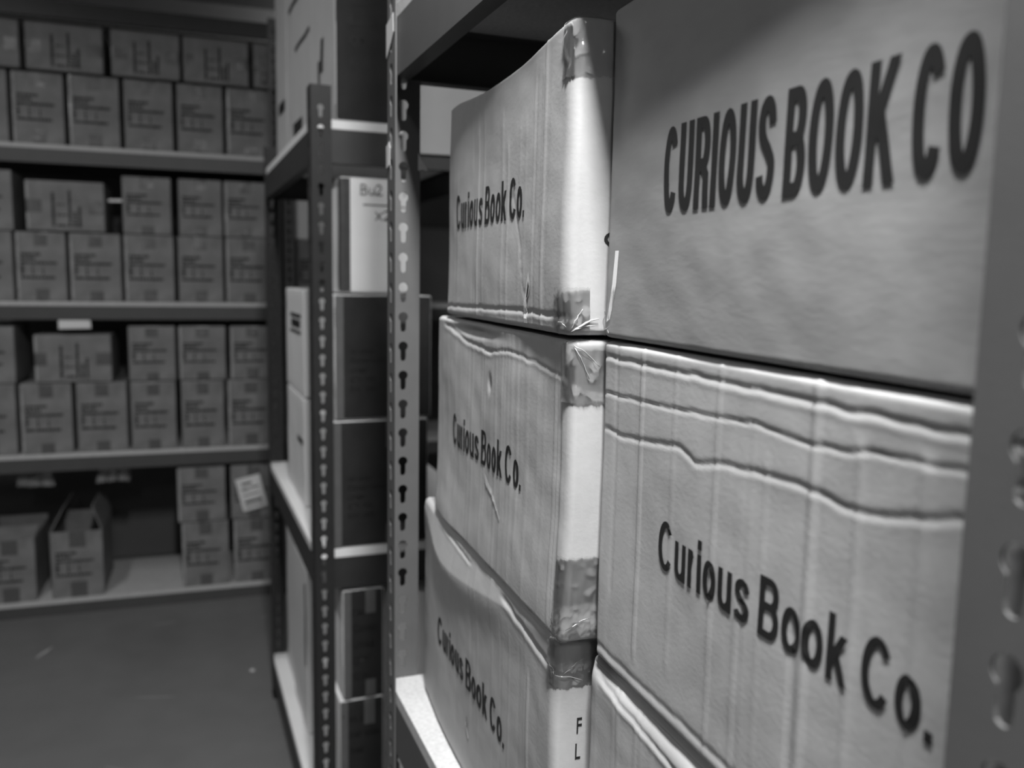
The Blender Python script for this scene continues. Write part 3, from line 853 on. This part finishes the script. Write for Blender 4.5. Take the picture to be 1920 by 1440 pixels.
open_carton(-.845, 3.615, .0605, .178, .30, .245, 'brown carton with half folded lid at the far left of the bottom back shelf', [('f', 78, .11), ('b', 2, .02)], 7)
# crumpled wrap hanging at the back of the bottom shelf
def wrap_sheet(x0, x1, z0, z1, y, label, seed):
    n = 16; vs = []; fs = []
    for i in range(n+1):
        for k in range(n+1):
            x = x0+(x1-x0)*i/n; z = z0+(z1-z0)*k/n
            x += .02*(1-k/n)*sin(i*1.3+seed)
            vs.append((x, y+.02*noise.noise(Vector((x*30, z*30, seed))), z))
    for i in range(n):
        for k in range(n): a = i*(n+1)+k; fs.append((a, a+n+1, a+n+2, a+1))
    o = link('plastic_wrap', vs, fs, M_film, None, smooth=True); sd = o.modifiers.new('t', 'SOLIDIFY'); sd.thickness = .001
    tag(o, label, 'plastic wrap')
wrap_sheet(-.74, -.61, .488, .561, 3.70, 'crumpled plastic hanging under the back shelf, left piece', 1)
wrap_sheet(-.440, -.325, .490, .561, 3.70, 'crumpled plastic hanging under the back shelf above the open carton', 4)

# =============================== cartons on the middle shelving ===============================
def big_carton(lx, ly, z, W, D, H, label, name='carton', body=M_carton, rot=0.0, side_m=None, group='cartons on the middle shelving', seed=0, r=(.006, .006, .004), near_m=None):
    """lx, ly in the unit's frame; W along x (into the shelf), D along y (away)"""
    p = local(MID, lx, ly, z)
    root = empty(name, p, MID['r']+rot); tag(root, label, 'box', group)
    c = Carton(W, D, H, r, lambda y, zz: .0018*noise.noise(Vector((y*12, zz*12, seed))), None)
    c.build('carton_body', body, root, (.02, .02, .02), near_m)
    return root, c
def face_rect(c, root, face, a0, a1, z0, z1, m, name, off=.0012, n=6):
    P = (lambda a, z: c.warp((a, 0, z), off)) if face == 'n' else (lambda a, z: c.warp((0, a, z), off))
    vs = [P(a0+(a1-a0)*i/n, z0+(z1-z0)*k/n) for i in range(n+1) for k in range(n+1)]
    fs = [(i*(n+1)+k, (i+1)*(n+1)+k, (i+1)*(n+1)+k+1, i*(n+1)+k+1) for i in range(n) for k in range(n)]
    return link(name, vs, fs, m, root, smooth=True)
def face_text(c, root, face, body, a_left, width, zb, cap, m=M_print, bold=.02):
    if face == 'n': pl = lambda u, v: c.warp((a_left+u, 0, zb+v), .0014)
    else: pl = lambda u, v: c.warp((0, a_left-u, zb+v), .0014)
    return lettering(body, pl, width, cap, root, m, bold, cuts=.02, name='printed_lettering')
G_ = .002
ZT = 1.6285; ZM = .7495; ZL = .1315
# top level: tall white-sided cartons
t1, c1 = big_carton(.052, .008, ZT, .20, .66, .62, 'tall pale carton at the near end of the open top level, printed end with painted shade', body=M_dull_white, rot=radians(1.1), seed=1, near_m=M_shaded_end)
face_rect(c1, t1, 'n', .145, .160, .002, .618, M_dark_tape, 'packing_tape', .0016)
for i, (tx, w) in enumerate((('G.W.', .05), ('QTY:', .05), ('Lines:', .08), ('Cover code:', .12), ('Item code:', .10))):
    face_text(c1, t1, 'n', tx, .028, w, .105+.040*i, .020, m=M_print, bold=.02)
face_rect(c1, t1, 'f', .13, .16, .12, .19, M_print_soft, 'printed_mark'); face_rect(c1, t1, 'f', .17, .19, .10, .15, M_print_soft, 'printed_mark')
face_rect(c1, t1, 'f', .30, .52, .245, .255, M_print_soft, 'printed_mark'); face_rect(c1, t1, 'f', .42, .56, .035, .075, M_print_soft, 'printed_mark')
face_rect(c1, t1, 'f', .40, .62, .36, .372, M_print_soft, 'printed_mark')
t2, c2 = big_carton(.040, .690, ZT, .20, .22, .52, 'pale carton behind the tall one on the open top level', body=M_dull_white, rot=radians(1.1), seed=2)
face_rect(c2, t2, 'f', .04, .16, .14, .17, M_print_soft, 'printed_mark')
# middle level, near end: handwritten white box on two dark-ended cartons
w1, cw = big_carton(.058, .006, 1.2865, .150, .17, .232, 'white box with handwriting and brown tape on its corner, middle shelving', name='handwritten_box', body=M_white_card, seed=4)
face_rect(cw, w1, 'n', .000, .021, .003, .229, M_dark_tape, 'packing_tape', .0014)
face_rect(cw, w1, 'f', .000, .010, .003, .229, M_dark_tape, 'packing_tape', .0014)
def strokes(c, root, lines, w=.0022):
    mb = MB()
    for pl in lines:
        for (a, b) in zip(pl, pl[1:]):
            d = Vector((b[0]-a[0], b[1]-a[1])); l = d.length or 1e-6; d /= l; s = Vector((-d.y, d.x))*w/2
            A = Vector(a)-d*w*.3; B = Vector(b)+d*w*.3
            q = [A-s, B-s, B+s, A+s]
            mb.add([c.warp((p.x, 0, p.y), .0014) for p in q], [(0, 1, 2, 3)])
    return mb.build('handwriting', M_print, root)
def glyph(ch, x, z, w, h):
    G = {'B': [[(0, 0), (0, 1), (.7, .95), (.8, .75), (.6, .55), (.05, .5)], [(.1, .5), (.85, .45), (.95, .2), (.7, .02), (0, 0)]],
         'u': [[(0, .6), (.05, .15), (.3, 0), (.7, .1), (.8, .6)], [(.8, .6), (.82, 0)]],
         '2': [[(0, .8), (.2, 1), (.6, 1), (.8, .75), (.5, .4), (0, .02), (.95, .02)]],
         'P': [[(0, 0), (.05, 1), (.7, .95), (.85, .7), (.6, .5), (.05, .45)]],
         'r': [[(.1, 0), (.1, .6)], [(.1, .4), (.4, .62), (.7, .55)]],
         'x': [[(0, 0), (.9, .8)], [(0, .85), (.85, 0)]],
         'i': [[(.3, 0), (.3, .6)]]}
    return [[(x+a*w, z+b*h) for a, b in pl] for pl in G[ch]]
ls = []
for ch, dx in (('B', .043), ('u', .060), ('2', .0745), ('P', .101), ('r', .117), ('i', .130)): ls += glyph(ch, dx, .198, .013, .020 if ch in 'B2P' else .022)
ls += [[(.048, .178), (.105, .178), (.146, .175)]]
for ch, dx in (('x', .073), ('2', .0905)): ls += glyph(ch, dx, .148, .0145, .019)
strokes(cw, w1, ls)
def dark_end_carton(lx, ly, z, W, D, H, label, seed, words, tx, cap, dz, z0, ws):
    r_, c_ = big_carton(lx, ly, z, W, D, H, label, body=M_white_card, seed=seed, near_m=M_shaded_end)  # near end coloured dark to include its shade
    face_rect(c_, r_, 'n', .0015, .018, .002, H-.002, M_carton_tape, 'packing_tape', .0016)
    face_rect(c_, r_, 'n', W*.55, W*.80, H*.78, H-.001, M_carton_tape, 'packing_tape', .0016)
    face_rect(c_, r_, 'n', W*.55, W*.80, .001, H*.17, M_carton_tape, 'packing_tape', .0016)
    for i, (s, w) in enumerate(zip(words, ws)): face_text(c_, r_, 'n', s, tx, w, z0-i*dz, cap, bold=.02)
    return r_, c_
WD = ('Item code:', 'Cover code:', 'Lines:', 'QTY:  PCS', 'G.W.  KGS')
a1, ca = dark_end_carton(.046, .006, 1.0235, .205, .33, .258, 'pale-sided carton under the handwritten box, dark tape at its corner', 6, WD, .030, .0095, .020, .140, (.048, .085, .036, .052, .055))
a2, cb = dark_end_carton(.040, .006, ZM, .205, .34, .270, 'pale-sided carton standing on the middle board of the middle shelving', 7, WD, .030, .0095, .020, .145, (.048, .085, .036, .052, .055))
b1, _ = big_carton(.030, .350, 1.0235, .20, .34, .262, 'white carton upper of two at the far part of the middle level', body=M_white_card, seed=8)
face_rect(_, b1, 'f', .05, .24, .190, .200, M_print_soft, 'printed_mark'); face_rect(_, b1, 'f', .05, .24, .150, .158, M_print_soft, 'printed_mark'); face_rect(_, b1, 'f', .06, .22, .165, .185, M_print_soft, 'printed_mark')
b2, _ = big_carton(.030, .356, ZM, .20, .33, .270, 'white carton lower of two at the far part of the middle level', body=M_white_card, seed=9)
face_rect(_, b2, 'f', .02, .12, .15, .165, M_print_soft, 'printed_mark')
# lowest level
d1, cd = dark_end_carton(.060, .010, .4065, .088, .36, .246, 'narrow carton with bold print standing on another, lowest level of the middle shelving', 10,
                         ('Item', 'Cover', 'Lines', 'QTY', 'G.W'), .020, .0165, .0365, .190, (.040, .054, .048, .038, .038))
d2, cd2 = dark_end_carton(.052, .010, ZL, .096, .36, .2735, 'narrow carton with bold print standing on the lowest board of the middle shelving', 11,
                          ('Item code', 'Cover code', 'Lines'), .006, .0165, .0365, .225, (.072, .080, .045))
e1, ce = big_carton(.162, .010, ZL, .20, .36, .50, 'tall white carton beside the narrow printed cartons on the lowest level', body=M_white_card, seed=12)
f1, cf = big_carton(.036, .395, ZL, .22, .24, .44, 'white carton in the middle of the lowest level, edge toward the aisle', body=M_white_card, seed=13)
f2, cf2 = big_carton(.042, .650, ZL, .22, .22, .50, 'tall white carton at the far end of the lowest level', body=M_white_card, seed=14)
face_rect(cf, f1, 'f', .01, .03, .18, .40, M_print_soft, 'printed_mark')
# white card leaning out over the end of the top level, and filler carton
pp = [local(MID, x, y, z) for x, y, z in ((.185, -.006, 1.572), (.40, -.006, 1.575), (.40, .002, 1.80), (.185, .002, 1.80))]
flat_card('card_sheet', [tuple(p) for p in pp], -.003, M_greycard, 'pale card sheet hanging over the end of the middle shelving top level', 'card')

# =============================== marks on the floor ===============================
def blotch(x, y, rx, ry, a, seed, label, m=None):
    n = 18; vs = []; a = radians(a); r = random.Random(seed)
    for i in range(n):
        t = 2*pi*i/n; k = r.uniform(.6, 1.1)
        u, v = rx*k*cos(t), ry*k*sin(t)
        vs.append((x+u*cos(a)-v*sin(a), y+u*sin(a)+v*cos(a), .0003))
    vs2 = vs+[(p[0], p[1], .0009) for p in vs]
    fs = [tuple(reversed(range(n))), tuple(range(n, 2*n))]+[(i, (i+1) % n, n+(i+1) % n, n+i) for i in range(n)]
    o = link('paint_spot', vs2, fs, m or (M_paper if rx < .012 else M_scuff)); tag(o, label, 'floor mark')
blotch(.095, 2.895, .009, .011, 0, 1, 'small white spot on the floor near the middle shelving')
blotch(-.585, 3.245, .007, .05, -25, 2, 'pale scuff streak on the floor at the left below the open carton', M_scuff)
blotch(-.20, 3.40, .045, .006, 4, 3, 'faint flat scratch on the floor just in front of the back shelving', M_scuff_faint)
blotch(-.20, 2.79, .07, .005, -12, 4, 'long faint scratch in the middle of the visible floor', M_scuff_faint)
blotch(-.255, 2.38, .06, .004, -35, 5, 'faint slanting scratch on the floor near the bottom of the view', M_scuff_faint)
blotch(.16, 3.36, .016, .007, 20, 6, 'small faint smudge on the floor before the right end of the back shelving', M_scuff_faint)
